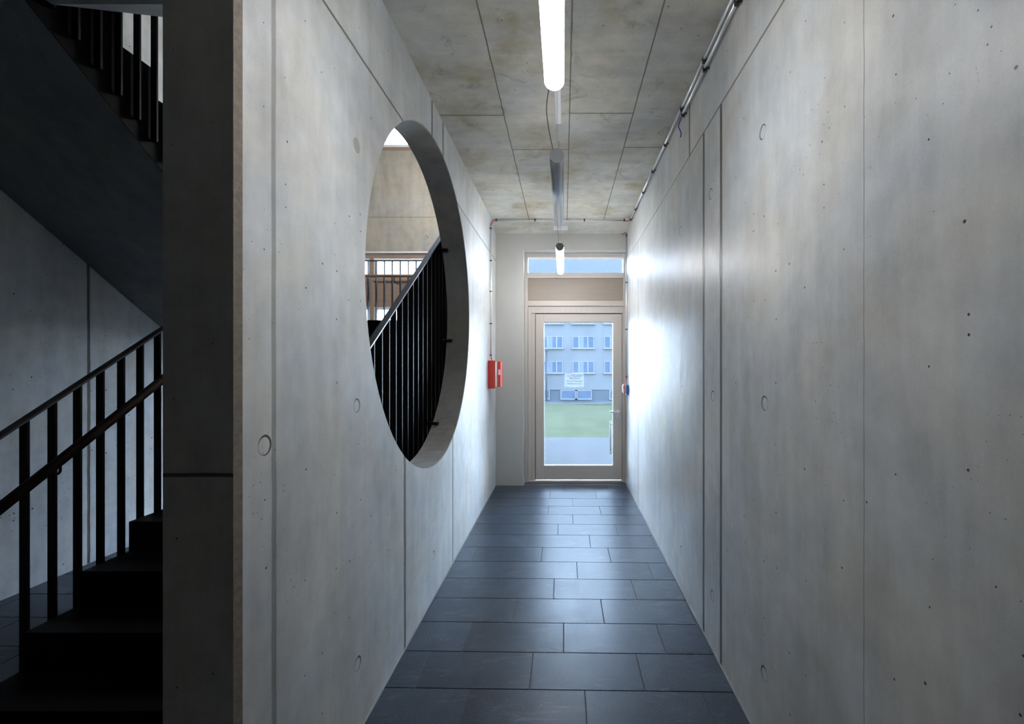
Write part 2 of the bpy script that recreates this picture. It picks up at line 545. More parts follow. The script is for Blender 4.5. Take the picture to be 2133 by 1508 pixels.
# outside
M['facade'] = simple('pale_blue_render_facade', (0.0305, 0.035, 0.0395), 1.0, var=0.05, scale=0.6, spec=0.0)
M['facade_base'] = simple('darker_ground_storey', (0.0145, 0.019, 0.024), 1.0, spec=0.0)
M['far_window'] = simple('far_window_glass', (0.012, 0.02, 0.034), 0.6, var=0.3, scale=2, spec=0.05)
M['far_frame'] = simple('far_white_window_frame', (0.040, 0.045, 0.050), 0.9, spec=0.0)
M['curtain'] = simple('far_window_curtain', (0.028, 0.037, 0.05), 1.0, spec=0.0)
M['paving'] = simple('outdoor_grey_paving', (0.0215, 0.0225, 0.0235), 1.0, var=0.08, scale=2, spec=0.0)
M['grass'] = simple('outdoor_lawn', (0.0165, 0.019, 0.0115), 1.0, var=0.25, scale=0.9, spec=0.0)

# ------------------------------------------------------------------ floor: individual stone tiles, rows slightly out of square
bm = B()
tone = bm.faces.layers.float.new('tile_tone_f')
rng = random.Random(4)
cyc = [0.109, 0.42, 0.0, 0.265, 0.524, 0.11, 0.404, 0.249, 0.54, 0.10, 0.42]
DX, DY, GAP = 0.597, 0.3035, 0.0034
SLOPE = -0.019
tones = []
for r in range(-18, 21):
    # row 0 is the row in front of joint Y=2.356
    ya, yb = 2.356 + (r - 1) * DY, 2.356 + r * DY
    off = cyc[r % len(cyc)] if r >= 0 else cyc[(r * 3) % len(cyc)]
    for k in range(-8, 4):
        xa = off + k * DX
        xb = xa + DX
        xa_, xb_ = max(xa + GAP, -4.01), min(xb - GAP, XR + 0.0)
        if r > 13 and xa_ < XB < xb_: xb_ = XB + 0.02
        if xb_ - xa_ < 0.02: continue
        y0, y1 = ya + GAP, yb - GAP
        pts = []
        for (x, y) in ((xa_, y0), (xb_, y0), (xb_, y1), (xa_, y1)):
            yy = y + SLOPE * x
            yy = max(yy, -3.0)
            yy = min(yy, 8.0 if xb_ < XL + 0.01 else 6.58)
            pts.append((x, yy))
        if pts[0][1] >= pts[3][1] - 0.01: continue
        top = [bm.verts.new((x, y, 0.0)) for x, y in pts]
        low = [bm.verts.new((x, y, -0.006)) for x, y in pts]
        tv = rng.random()
        fs = [bm.faces.new(top)]
        for i in range(4):
            fs.append(bm.faces.new((top[i], low[i], low[(i + 1) % 4], top[(i + 1) % 4])))
        for f in fs:
            f[tone] = tv
box(bm, -4.3, 1.1, -3.2, 6.6, -0.25, -0.0045)
box(bm, -4.3, XL, 6.6, 8.0, -0.25, -0.0045)
nslab = 12
fl = [f[tone] for f in bm.faces]
bm.faces.ensure_lookup_table()
me = bpy.data.meshes.new('floor')
for f in bm.faces[-nslab:]:
    f.material_index = 1
vals = [f[tone] for f in bm.faces]
bm.normal_update()
bm.to_mesh(me)
bm.free()
me.materials.append(M['tile'])
me.materials.append(M['grout'])
a = me.attributes.new('tile_tone', 'FLOAT', 'FACE')
a.data.foreach_set('value', vals)
fo = bpy.data.objects.new('floor', me)
fo['kind'] = 'structure'
C.objects.link(fo)

# ------------------------------------------------------------------ walls
# left wall with the round opening
bm = B()
N = 96
outer = [bm.verts.new((XL, y, z)) for (y, z) in ((YN, 0), (YE + 0.25, 0), (YE + 0.25, CEIL), (YN, CEIL))]
circ = [bm.verts.new((XL, HC + HR * math.cos(2 * PI * i / N), HZ + HR * math.sin(2 * PI * i / N))) for i in range(N)]
es = [bm.edges.new((outer[i], outer[(i + 1) % 4])) for i in range(4)]
es += [bm.edges.new((circ[i], circ[(i + 1) % N])) for i in range(N)]
r = bmesh.ops.triangle_fill(bm, use_beauty=True, edges=es)
fs = [f for f in bm.faces]
ex = bmesh.ops.extrude_face_region(bm, geom=fs)
bmesh.ops.translate(bm, verts=[g for g in ex['geom'] if isinstance(g, bmesh.types.BMVert)], vec=(-WT, 0, 0))
bmesh.ops.recalc_face_normals(bm, faces=bm.faces)
corner = [e for e in bm.edges if abs(e.verts[0].co.x - XL) < 1e-5 and abs(e.verts[1].co.x - XL) < 1e-5
          and abs(e.verts[0].co.y - YN) < 1e-5 and abs(e.verts[1].co.y - YN) < 1e-5]
bmesh.ops.bevel(bm, geom=corner, offset=0.016, segments=1, affect='EDGES')
rim = [e for e in bm.edges if len(e.link_faces) == 2 and e.calc_face_angle(0) > 1.3
       and abs(math.hypot(e.verts[0].co.y - HC, e.verts[0].co.z - HZ) - HR) < 1e-3
       and abs(math.hypot(e.verts[1].co.y - HC, e.verts[1].co.z - HZ) - HR) < 1e-3]
bmesh.ops.bevel(bm, geom=rim, offset=0.004, segments=2, affect='EDGES')
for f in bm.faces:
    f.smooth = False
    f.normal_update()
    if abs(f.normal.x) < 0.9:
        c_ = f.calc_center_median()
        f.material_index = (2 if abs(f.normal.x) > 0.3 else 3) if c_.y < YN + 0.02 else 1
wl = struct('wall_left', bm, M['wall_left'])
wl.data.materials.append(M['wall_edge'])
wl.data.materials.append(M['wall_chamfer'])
wl.data.materials.append(M['wall_face'])
# same wall on the floor above, closing the stairwell
bm = B(); box(bm, XB, XL, -3.2, YW + 0.2, 4.06, 8.0); box(bm, XB, XL, 2.32, YW + 0.2, CEIL + 0.02, 4.06)
struct('wall_upper_left', bm, M['concrete'])
bm = B(); box(bm, XB, XL, YE + 0.26, YW + 0.2, -0.2, CEIL + 0.02)
struct('wall_outer_left', bm, M['concrete'])
bm = B(); box(bm, XR, XR + 0.22, -3.2, 6.66, -0.2, CEIL)
struct('wall_right', bm, M['wall_right'])
# end wall: pier at the left of the door and lintel above
bm = B()
prism(bm, [(XL, -0.02), (-0.552, -0.02), (-0.552, 3.262), (XR, 3.262), (XR, CEIL), (XL, CEIL)], 'Y', YE, YE + 0.25)
struct('wall_end', bm, M['plaster'], bevel=0.004)
bm = B(); box(bm, XF - 0.25, XF, -3.2, YW + 0.2, -0.2, 8.0)
struct('wall_stair_side', bm, M['concrete'])
bm = B(); box(bm, XF - 0.2, XR + 0.2, -3.4, -3.2, -0.2, CEIL + 0.3)
box(bm, XF - 0.2, XL, -3.4, -3.2, CEIL + 0.3, 8.1)
struct('wall_back', bm, M['dark_hall'])

# stair hall end wall at Y=8 with two window openings
bm = B()
box(bm, XF, XB, YW, YW + 0.25, 3.66, 5.43)
box(bm, XF, XB, YW, YW + 0.25, 6.10, 8.0)
box(bm, XB - 0.12, XB, YW, YW + 0.25, -0.2, 3.66)
box(bm, XB - 0.12, XB, YW, YW + 0.25, 5.43, 6.10)
box(bm, XF, XB - 0.12, YW, YW + 0.25, -0.2, 0.06)
struct('wall_stair_end', bm, M['stair_end'])

# ------------------------------------------------------------------ ceilings
bm = B()
prism(bm, [(-3.2, CEIL), (5.98, CEIL), (YE, CEIL - 0.085), (YE, CEIL + 0.35), (-3.2, CEIL + 0.35)], 'X', XL, XR + 0.2)
struct('ceiling', bm, M['ceiling'])
bm = B()
box(bm, XF, XL, -3.2, 2.31, CEIL, 4.05)
box(bm, XF, XL, -3.2, 2.31, 7.9, 8.1)
box(bm, XF, XB, 2.31, YW + 0.2, 7.9, 8.1)
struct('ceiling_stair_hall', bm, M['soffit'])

# pale sealant along the foot of the corridor walls
bm = B(); box(bm, XR - 0.008, XR, -3.0, 6.4, 0.0, 0.006)
struct('trim_1', bm, M['skirting_joint'])
bm = B(); box(bm, XL, XL + 0.008, 1.34, YE, 0.0, 0.006)
struct('trim_2', bm, M['skirting_joint'])

# ------------------------------------------------------------------ stairs
def steps_up(y0, z0, n, tread, rise, soff):
    """side outline of a flight climbing with +Y; soff(y) gives the underside"""
    p = []
    for i in range(n):
        p.append((y0 + i * tread, z0 + i * rise))
        p.append((y0 + i * tread, z0 + (i + 1) * rise))
    return p

st = thing('stair_flight', 'dark concrete stair flight rising away behind the round opening, between two black railings', 'stairs', (-1.95, 1.98, 0))
poly = steps_up(1.98, 0.0, 12, 0.27, 0.18, None)
poly += [(4.98, 2.16), (4.98, 1.76), (2.40, 0.0)]
bm = B(); prism(bm, poly, 'X', -2.665, -1.245)
link('steps', bm, M['step_stone'], st)
bm = B()
for i in range(12):
    z = 0.18 * (i + 1)
    box(bm, -2.660, -1.250, 1.98 + i * 0.27 - 0.004, 1.98 + i * 0.27 + 0.03, z, z + 0.0015)
link('nosing_strips', bm, M['step_stone'], st)

sl = thing('stair_landing', 'dark stair landing in front of the tall window, at the head of the first flight', 'landing', (-2.6, 5.9, 1.90))
bm = B(); prism(bm, [(4.982, 1.90), (7.12, 1.90), (7.12, 2.158), (4.982, 2.158)], 'X', XF + 0.004, -1.245)
link('slab', bm, M['step_stone'], sl)
st2 = thing('stair_flight', 'concrete stair flight with smooth sloping underside climbing toward the camera at top left', 'stairs', (-3.4, 4.9, 2.16))
p = []
for i in range(10):
    p.append((4.978 - 0.2692 * i, 2.16 + 0.189 * i))
    p.append((4.978 - 0.2692 * i, 2.16 + 0.189 * (i + 1)))
p += [(2.312, 4.05), (2.312, 5.25 - 0.681 * 2.312), (4.757, 5.25 - 0.681 * 4.757), (4.978, 2.01)]
bm = B(); prism(bm, p, 'X', XF + 0.004, -2.762)
link('steps', bm, M['step_stone'], st2)
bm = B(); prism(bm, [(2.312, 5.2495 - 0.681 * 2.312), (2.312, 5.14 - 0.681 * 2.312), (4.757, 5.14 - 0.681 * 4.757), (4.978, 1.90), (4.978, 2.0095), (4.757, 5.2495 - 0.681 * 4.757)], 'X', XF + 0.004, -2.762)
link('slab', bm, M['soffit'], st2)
bm = B()
p = [(2.312, 5.14 - 0.681 * 2.312), (4.50, 5.14 - 0.681 * 4.5), (4.50, 5.25 - 0.681 * 4.5), (2.312, 5.25 - 0.681 * 2.312)]
prism(bm, p, 'X', -2.7615, -2.757)
link('stringer', bm, M['step_stone'], st2)

st3 = thing('stair_flight', 'upper stair flight whose underside catches light at the top left corner', 'stairs', (-2.0, 2.4, 3.6))
p = []
for i in range(13):
    p.append((2.0 + i * 0.27, 4.05 + 0.18 * i))
    p.append((2.0 + i * 0.27, 4.05 + 0.18 * (i + 1)))
p = [(2.312, 4.05)] + [q for q in p if q[0] > 2.32] + [(5.51, 6.39), (5.51, 2.0 + 0.66 * 5.51), (2.40, 3.584), (2.312, 3.584)]
bm = B(); prism(bm, p, 'X', -2.70, XB - 0.005)
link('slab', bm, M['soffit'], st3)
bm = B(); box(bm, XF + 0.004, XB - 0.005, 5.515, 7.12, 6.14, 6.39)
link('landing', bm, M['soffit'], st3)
# ------------------------------------------------------------------ railings: flat bars 40 x 12 mm standing crosswise
def stair_rail(label, loc, x, ys, ztop, zbot, y0, y1, extra=None, wide=0.04, name='stair_railing', group='black flat-bar railings of the staircase'):
    r = thing(name, label, 'railing', loc, group)
    bm = B()
    a0, a1 = ztop(y0), ztop(y1)
    prism(bm, [(y0, a0 - 0.013), (y1, a1 - 0.013), (y1, a1), (y0, a0)], 'X', x - wide / 2 - 0.002, x + wide / 2 + 0.002)
    link('top_rail', bm, M['rail_steel'], r)
    first = None
    for y in ys:
        bm = B()
        yl, yh = y - 0.006, y + 0.006
        prism(bm, [(yl, zbot(y)), (yh, zbot(y)), (yh, ztop(yh) - 0.014), (yl, ztop(yl) - 0.014)], 'X', x - wide / 2, x + wide / 2)
        link('baluster', bm, M['steel'], r)
    bm = B()
    return r

z1 = lambda y: 1.351 + 0.657 * (y - 2.172)
n1 = lambda y: -1.16 + 0.67 * y
ra = stair_rail('black flat-bar stair railing with dark wooden handrail, at the lower left of the photo',
                (-2.69, 2.0, 0.2), -2.690, [2.271 + 0.124 * k for k in range(-3, 22)], z1, lambda y: max(n1(y) - 0.28, 0.0), 1.86, 4.93)
bm = B()
hz = lambda y: 1.023 + 0.662 * (y - 2.10)
tube(bm, (-2.60, 1.80, hz(1.80)), (-2.60, 4.90, hz(4.90)), 0.025, seg=20)
hr = link('handrail', bm, M['rail_wood'], ra, props={'label': 'round dark wooden handrail'})
for yb in (2.35, 3.22, 4.1):
    bm = B()
    path_tube(bm, spline([(-2.60, yb, hz(yb) - 0.02), (-2.60, yb, hz(yb) - 0.055), (-2.62, yb, hz(yb) - 0.07), (-2.668, yb, hz(yb) - 0.045)], 6), 0.006)
    link('bracket', bm, M['steel'], hr)

z2 = lambda y: 1.818 + 0.683 * (y - 2.851)
rb = stair_rail('black flat-bar stair railing with broad sloping top rail, seen through the round opening',
                (-1.215, 2.0, 0.2), -1.215, [3.003 + 0.124 * k for k in range(-8, 16)], z2, lambda y: max(n1(y) - 0.62, 0.0), 1.95, 4.93)
# pegs that fix the railing to the reveal of the round opening
for (y, z) in ((4.332, 2.765), (4.497, 1.915), (4.014, 1.165)):
    bm = B()
    tube(bm, (-1.193, y - 0.022, z), (-1.10, y - 0.022, z), 0.015, seg=14)
    box(bm, -1.13, -1.10, y - 0.022, y + 0.012, z - 0.012, z + 0.012)
    link('fixing_peg', bm, M['steel'], rb)

z3 = lambda y: 3.67 + 0.704 * (3.095 - y) + 1.0
rc = stair_rail('black flat-bar railing on the flight that climbs toward the camera, at top left',
                (-2.735, 4.6, 2.4), -2.733, [3.04 + 0.1225 * k for k in range(-6, 12)], z3, lambda y: 5.24 - 0.681 * y, 2.30, 4.45)

# landing railing in front of the windows
rl = thing('landing_railing', 'thin black railing with oak handrail on the landing, in front of the window', 'railing', (-2.6, 7.06, 2.16),
           'black flat-bar railings of the staircase')
part('top_rail', M['steel'], rl, (XF + 0.02, -1.26, 7.06, 7.10, 3.281, 3.291))
x = -3.036 - 0.124 * 7
while x < -1.27:
    part('baluster', M['steel'], rl, (x - 0.006, x + 0.006, 7.06, 7.10, 2.159, 3.281))
    x += 0.124
bm = B()
tube(bm, (XF + 0.03, 6.99, 3.035), (-1.28, 6.99, 3.035), 0.026, seg=16)
hr = link('handrail', bm, M['oak'], rl, props={'label': 'round oak handrail'})
for xb in (-3.55, -2.60, -1.7):
    bm = B()
    path_tube(bm, spline([(xb, 6.99, 3.01), (xb - 0.004, 6.992, 2.95), (xb + 0.02, 7.02, 2.925), (xb + 0.04, 7.06, 2.915)], 6), 0.006)
    link('bracket', bm, M['steel'], hr)

# ------------------------------------------------------------------ windows of the stair hall
def window(idx, x0, x1, z0, z1, muls, panel=None, y=YW):
    w = thing('window_%d' % idx, None, None, ((x0 + x1) / 2, y, z0), kind='structure')
    fr = 0.07
    part('frame', M['window_wood'], w, (x0, x0 + fr, y + 0.02, y + 0.12, z0, z1), (x1 - fr, x1, y + 0.02, y + 0.12, z0, z1),
         (x0 + fr, x1 - fr, y + 0.02, y + 0.12, z0, z0 + fr), (x0 + fr, x1 - fr, y + 0.02, y + 0.12, z1 - 0.105, z1), bevel=0.003)
    part('head_trim', M['bead'], w, (x0, x1, y - 0.012, y + 0.02, z1 - 0.026, z1 + 0.0))
    for mx_ in muls:
        part('mullion', M['window_wood'], w, (mx_ - 0.032, mx_ + 0.032, y + 0.0, y + 0.12, z0 + fr, z1 - 0.105), bevel=0.003)
    xs = [x0 + fr] + sorted(muls) + [x1 - fr]
    cells = [(a + (0.032 if i else 0), b - (0.032 if i < len(xs) - 2 else 0)) for i, (a, b) in enumerate(zip(xs, xs[1:]))]
    zs = [(z0 + fr, panel[0]), (panel[1], z1 - 0.105)] if panel else [(z0 + fr, z1 - 0.105)]
    for (a, b) in cells:
        for (za, zb) in zs:
            s = 0.05
            part('sash', M['bead'], w, (a, a + s, y + 0.03, y + 0.10, za, zb), (b - s, b, y + 0.03, y + 0.10, za, zb),
                 (a + s, b - s, y + 0.03, y + 0.10, za, za + s), (a + s, b - s, y + 0.03, y + 0.10, zb - s, zb))
            part('pane', M['glass'], w, (a + s, b - s, y + 0.06, y + 0.066, za + s, zb - s))
        if panel:
            part('blind_panel', M['window_wood'], w, (a, b, y + 0.05, y + 0.11, panel[0], panel[1]))
            part('panel_rail', M['window_wood'], w, (a, b, y + 0.015, y + 0.05, panel[0], panel[0] + 0.06), (a, b, y + 0.015, y + 0.05, panel[1] - 0.06, panel[1]))
    return w
window(1, XF + 0.004, XB - 0.124, 0.064, 3.656, [-3.375, -1.95], panel=(2.69, 3.20))
window(2, XF + 0.004, XB - 0.124, 5.434, 6.096, [-3.375, -1.95])

# ------------------------------------------------------------------ entrance door with fixed transom light
YD = 6.48
SX = YD / F
def dx(px): return (px - 1174.0) * SX
def dz(py): return EYE - (py - 757.0) * SX
D = thing('door_1', 'pale wooden glazed exit door with transom window at the end of the corridor', 'door', (0.16, YD, 0), kind='structure')
for k in ('category',):
    if k in D: del D[k]
FR0, FR1 = YD - 0.005, YD + 0.09
xl, xr = dx(1099.5), XR - 0.003
xo = -0.552
# deep outer frame around everything (jambs run from floor to lintel)
def framepart(name, mat, par, *bx, bevel=0.002):
    return part(name, mat, par, *bx, bevel=bevel)
framepart('jamb', M['door_wood'], D, (xo + 0.003, xl, YD - 0.03, YD + 0.10, 0.0, 3.256))
framepart('jamb', M['door_wood'], D, (dx(1298.2), xr, YD - 0.03, YD + 0.10, 0.0, 3.256))
framepart('head', M['door_wood_x'], D, (xl, dx(1298.2), YD - 0.005, YD + 0.10, dz(535), 3.256))
framepart('glazing_bead', M['bead'], D, (xl + 0.004, dx(1298.2), YD + 0.0, YD + 0.03, dz(539.4), dz(535.4)))
framepart('transom_rail', M['door_wood_x'], D, (xl, dx(1298.2), YD - 0.02, YD + 0.09, dz(579.5), dz(568.6)))
part('transom_pane', M['glass'], D, (xl + 0.004, dx(1298.2), YD + 0.04, YD + 0.052, dz(568.6), dz(539.4)))
part('blind_panel', M['panel_wood'], D, (xl, dx(1298.2), YD + 0.03, YD + 0.07, dz(627), dz(579.5)), label='flat beige wooden panel above the door')
framepart('transom_rail', M['door_wood_x'], D, (xl, dx(1298.2), YD - 0.025, YD + 0.09, dz(637.8), dz(627)))
framepart('door_frame', M['door_wood'], D, (xl + 0.004, dx(1107), YD - 0.008, YD + 0.09, 0.012, dz(638.6)),
          (dx(1107), dx(1114.6), YD + 0.006, YD + 0.09, 0.012, dz(653.2)),
          (dx(1295.8), dx(1298.0), YD - 0.008, YD + 0.09, 0.012, dz(653.2)),
          (dx(1107), dx(1298.0), YD - 0.008, YD + 0.09, dz(652.4), dz(638.6)))
framepart('seal', M['gap'], D, (dx(1114.7), dx(1115.6), YD + 0.010, YD + 0.05, 0.03, dz(653.2)), (dx(1115.6), dx(1295.6), YD + 0.010, YD + 0.05, dz(654.4), dz(652.6)),
          (dx(1295.0), dx(1295.8), YD + 0.010, YD + 0.05, 0.03, dz(654.4)), bevel=0)
framepart('threshold', M['door_wood_x'], D, (xl + 0.004, dx(1298.0), YD - 0.012, YD + 0.09, 0.0, 0.024))
gx0, gx1, gz0, gz1 = dx(1132.7), dx(1277.4), dz(970.0), dz(670.6)
lx0, lx1, lz0, lz1 = dx(1115.8), dx(1295.0), 0.038, dz(654.6)
leaf = thing('leaf', None, None, (0.2, YD, 0.038))
leaf.parent = D
leaf.location = Vector((0.2, YD, 0.038)) - D.location
framepart('stile', M['door_wood'], leaf, (lx0, gx0, YD - 0.012, YD + 0.055, lz0, lz1), bevel=0.002)
framepart('stile', M['door_wood'], leaf, (gx1, lx1, YD - 0.012, YD + 0.055, lz0, lz1), bevel=0.002)
framepart('rail', M['door_wood_x'], leaf, (gx0, gx1, YD - 0.011, YD + 0.054, lz0, gz0), bevel=0.002)
framepart('rail', M['door_wood_x'], leaf, (gx0, gx1, YD - 0.011, YD + 0.054, gz1, lz1), bevel=0.002)
bd = 0.008
part('glazing_bead', M['bead'], leaf, (gx0, gx0 + bd, YD + 0.002, YD + 0.03, gz0, gz1), (gx1 - bd, gx1, YD + 0.002, YD + 0.03, gz0, gz1),
     (gx0 + bd, gx1 - bd, YD + 0.002, YD + 0.03, gz0, gz0 + bd), (gx0 + bd, gx1 - bd, YD + 0.002, YD + 0.03, gz1 - bd, gz1))
part('pane', M['door_glass'], leaf, (gx0 + bd, gx1 - bd, YD + 0.012, YD + 0.022, gz0 + bd, gz1 - bd))
# lever handle with rose and keyhole plate
hx, hzz = dx(1287.3), dz(857)
bm = B()
tube(bm, (hx, YD - 0.022, hzz), (hx, YD - 0.012, hzz), 0.026, seg=24)
tube(bm, (hx, YD - 0.065, hzz), (hx, YD - 0.02, hzz), 0.009, seg=14)
path_tube(bm, spline([(hx, YD - 0.06, hzz), (hx - 0.03, YD - 0.066, hzz), (hx - 0.08, YD - 0.066, hzz + 0.001), (hx - 0.125, YD - 0.062, hzz)], 6), 0.009, 10)
link('lever_handle', bm, M['galv'], leaf, props={'label': 'polished metal lever handle'})
bm = B()
tube(bm, (hx, YD - 0.020, dz(867)), (hx, YD - 0.012, dz(867)), 0.023, seg=24)
kh = link('keyhole_plate', bm, M['galv'], leaf)
# cylinder lock slot as a dark child of the plate
bm = B(); box(bm, hx - 0.005, hx + 0.005, YD - 0.0215, YD - 0.020, dz(867) - 0.013, dz(867) + 0.013)
o = link('lock_cylinder', bm, M['gap'], leaf)
# vertical pull bar on the outer face of the leaf
bm = B()
px_ = gx1 - 0.028
path_tube(bm, [(px_, YD + 0.11, dz(950)), (px_, YD + 0.11, dz(905)), (px_, YD + 0.11, dz(880))], 0.013, 12)
tube(bm, (px_, YD + 0.11, dz(944)), (gx1 + 0.01, YD + 0.05, dz(944)), 0.008)
tube(bm, (px_, YD + 0.11, dz(886)), (gx1 + 0.01, YD + 0.05, dz(886)), 0.008)
link('outer_pull_bar', bm, M['clip'], leaf)

# notice on the door glass
stk = thing('door_notice', 'translucent notice sticker about the emergency exit on the door glass', 'sticker', (dx(1196), YD + 0.011, dz(792)))
part('film', M['paper'], stk, (dx(1176), dx(1216.5), YD + 0.0095, YD + 0.0108, dz(806), dz(777.5)))
def text(s, x, z, width, mat, align='LEFT', height=None):
    cu = bpy.data.curves.new('lettering', 'FONT')
    cu.body = s
    cu.size = 1.0
    cu.extrude = 0.0
    cu.align_x = 'LEFT'
    ob = bpy.data.objects.new('tmp', cu)
    C.objects.link(ob)
    bpy.context.view_layer.update()
    me = bpy.data.meshes.new_from_object(ob)
    bpy.data.objects.remove(ob)
    xs = [v.co.x for v in me.vertices]
    w0 = max(xs) - min(xs)
    s_ = width / w0
    sz = s_ if height is None else height
    mn = min(xs)
    base = stk.location
    for v in me.vertices:
        X, Z = (v.co.x - mn) * s_ + x, v.co.y * sz + z
        v.co = Vector((X, YD + 0.0088, Z)) - base
    me.materials.append(mat)
    o = bpy.data.objects.new('lettering', me)
    C.objects.link(o)
    o.parent = stk
    sol = o.modifiers.new('thick', 'SOLIDIFY')
    sol.thickness = 0.0006
    return o
hh = 0.0335
text('ALARM', dx(1181.2), dz(784.6), 12.6 * SX, M['ink_red'], height=hh)
text('gesicherter', dx(1194.1), dz(784.6), 17.9 * SX, M['ink'], height=hh)
text('Notausgang', dx(1186), dz(789.2), 21.3 * SX, M['ink'], height=hh)
text('ALARM', dx(1181), dz(795.4), 14 * SX, M['ink_red'], height=hh)
text('secured', dx(1196.6), dz(795.4), 15.8 * SX, M['ink'], height=hh)
text('emergency exit', dx(1181.4), dz(800.6), 30.3 * SX, M['ink'], height=hh)

# ------------------------------------------------------------------ tube lamps
TX, TZ, TR = -0.04, EYE + 1.22, 0.0425
def half_tube(bm, y0, y1, r, a0, a1, seg=24, inner=None):
    A, Bv = [], []
    for i in range(seg + 1):
        t_ = a0 + (a1 - a0) * i / seg
        for L, y in ((A, y0), (Bv, y1)):
            L.append(bm.verts.new((TX + r * math.cos(t_), y, TZ + r * math.sin(t_))))
    for i in range(seg):
        f = bm.faces.new((A[i], A[i + 1], Bv[i + 1], Bv[i]))
        f.smooth = True
    bm.faces.new(A)
    bm.faces.new(Bv)
    bm.faces.new((A[0], Bv[0], Bv[-1], A[-1]))
def lamp(label, y0, y1, lit):
    L = thing('tube_lamp', label, 'lamp', (TX, (y0 + y1) / 2, TZ), 'tube pendant lamps in a row along the ceiling')
    if lit:
        bm = B(); half_tube(bm, y0 + 0.004, y1 - 0.004, TR, PI * 1.0 - 0.25, 2 * PI + 0.25)
        link('diffuser', bm, M['opal'], L, props={'label': 'glowing white opal tube'})
        bm = B(); half_tube(bm, y0 + 0.004, y1 - 0.004, TR * 0.995, -0.25 + 0.003, PI + 0.25 - 0.003)
        link('housing', bm, M['alu'], L)
    else:
        bm = B(); tube(bm, (TX, y0 + 0.004, TZ), (TX, y1 - 0.004, TZ), TR, seg=48)
        link('housing', bm, M['alu'], L, props={'label': 'brushed aluminium tube, unlit from below'})
    # glowing strip added on top of the farther tubes to brighten the ceiling
    if y0 > 2:
        bm = B(); half_tube(bm, y0 + 0.03, y1 - 0.03, TR * 1.012, PI / 2 - 0.55, PI / 2 + 0.55, 10)
        link('added_fill_strip', bm, M['ceil_fill'], L, props={'label': 'added fill glow along the top'})
    for y in (y0, y1):
        bm = B()
        a_, b_ = (y, y + 0.004) if y == y0 else (y - 0.004, y)
        tube(bm, (TX, a_, TZ), (TX, b_, TZ), TR, seg=40)
        link('end_cap', bm, M['alu_matt'] if y == y0 else (M['opal'] if lit else M['alu']), L)
    for y in (y0 + 0.08, y1 - 0.08):
        for s in (-0.004, 0.004):
            bm = B(); tube(bm, (TX + s, y, TZ + TR - 0.003), (TX + s, y, CEIL - (0.0225 if 2.6 < y < 3.0 else 0.002)), 0.0009, seg=6)
            link('suspension_wire', bm, M['wire'], L)
    return L
la = lamp('lit white tube lamp hanging nearest the camera, cut by the top of the photo', 1.23, 1.965, True)
lb = lamp('unlit silver aluminium tube lamp hanging in the middle of the row', 2.67, 3.93, False)
lc = lamp('small lit tube lamp hanging closest to the exit door', 4.76, 6.02, True)
bm = B(); path_tube(bm, spline([(TX - 0.01, 2.72, CEIL - 0.03), (TX - 0.045, 2.72, CEIL - 0.22), (TX - 0.062, 2.72, CEIL - 0.36), (TX - 0.045, 2.72, CEIL - 0.50), (TX - 0.018, 2.72, TZ + TR - 0.006)], 8), 0.0028)
link('supply_cable', bm, M['cable'], lb)
bm = B(); path_tube(bm, spline([(TX - 0.015, 4.84, CEIL - 0.01), (TX - 0.03, 4.84, CEIL - 0.25), (TX - 0.02, 4.84, CEIL - 0.48), (TX - 0.005, 4.84, TZ + TR - 0.006)], 8), 0.002)
link('supply_cable', bm, M['cable'], lc)
# unseen lamp added to brighten the stairwell, behind the wall with the round opening
t = NT('added_stairwell_fill')
em = t.n('ShaderNodeEmission')
em.inputs['Color'].default_value = (0.98, 0.985, 0.96, 1)
em.inputs['Strength'].default_value = 20.0
M['stair_fill'] = t.done(em)
sw = thing('stairwell_fill_light', 'unseen fill light added behind the wall with the round opening', 'lamp', (XB, 6.5, 4.5))
part('backplate', M['white_metal'], sw, (XB - 0.03, XB - 0.001, 5.75, 7.25, 4.44, 4.56), bevel=0.003)
bm = B(); tube(bm, (XB - 0.09, 5.78, 4.5), (XB - 0.09, 7.22, 4.5), 0.058, seg=28)
link('diffuser', bm, M['stair_fill'], sw)
cr = thing('lamp_canopy', 'slim pale ceiling rail above the gap between the first two tube lamps', 'ceiling rail', (TX, 3.1, CEIL))
part('channel', M['white_metal'], cr, (TX - 0.021, TX + 0.021, 2.64, 3.53, CEIL - 0.022, CEIL - 0.0005), bevel=0.002)
cr = thing('lamp_canopy', 'short white crosswise ceiling box beyond the silver tube lamp', 'ceiling box', (TX, 6.13, CEIL - 0.04))
part('channel', M['white_metal'], cr, (TX - 0.095, TX + 0.095, 6.10, 6.15, CEIL - 0.078, CEIL - 0.033), bevel=0.002)

# ------------------------------------------------------------------ conduits
def clip_x(par, x, y, z, wall):            # saddle clip on a side wall around a pipe that runs along Y
    bm = B()
    tube(bm, (x, y - 0.007, z), (x, y + 0.007, z), 0.0145, seg=14)
    s = 1 if wall > x else -1
    box(bm, min(x, wall - s * 0.0005), max(x, wall - s * 0.0005), y - 0.007, y + 0.007, z - 0.004, z + 0.004)
    box(bm, x - 0.012, x + 0.012, y - 0.007, y + 0.007, z - 0.024, z - 0.010)
    link('clip', bm, M['clip'], par)
PX = 0.853
c1 = thing('conduit', 'long metal conduit high on the right wall, the upper of the pair', 'conduit', (PX, 2.5, 3.535), 'metal cable conduits')
for k, (a, b) in enumerate([(-2.9, 1.71), (1.715, 2.755), (2.76, 3.285), (3.29, 4.335), (4.34, 5.83)]):
    bm = B(); tube(bm, (PX, a, 3.535), (PX, b, 3.535), 0.0105, seg=18)
    link('pipe', bm, M['galv'], c1)
for y in (1.18, 1.71, 2.76, 3.285, 3.82, 4.35, 4.88, 5.41, 5.80):
    clip_x(c1, PX, y, 3.535, XR)
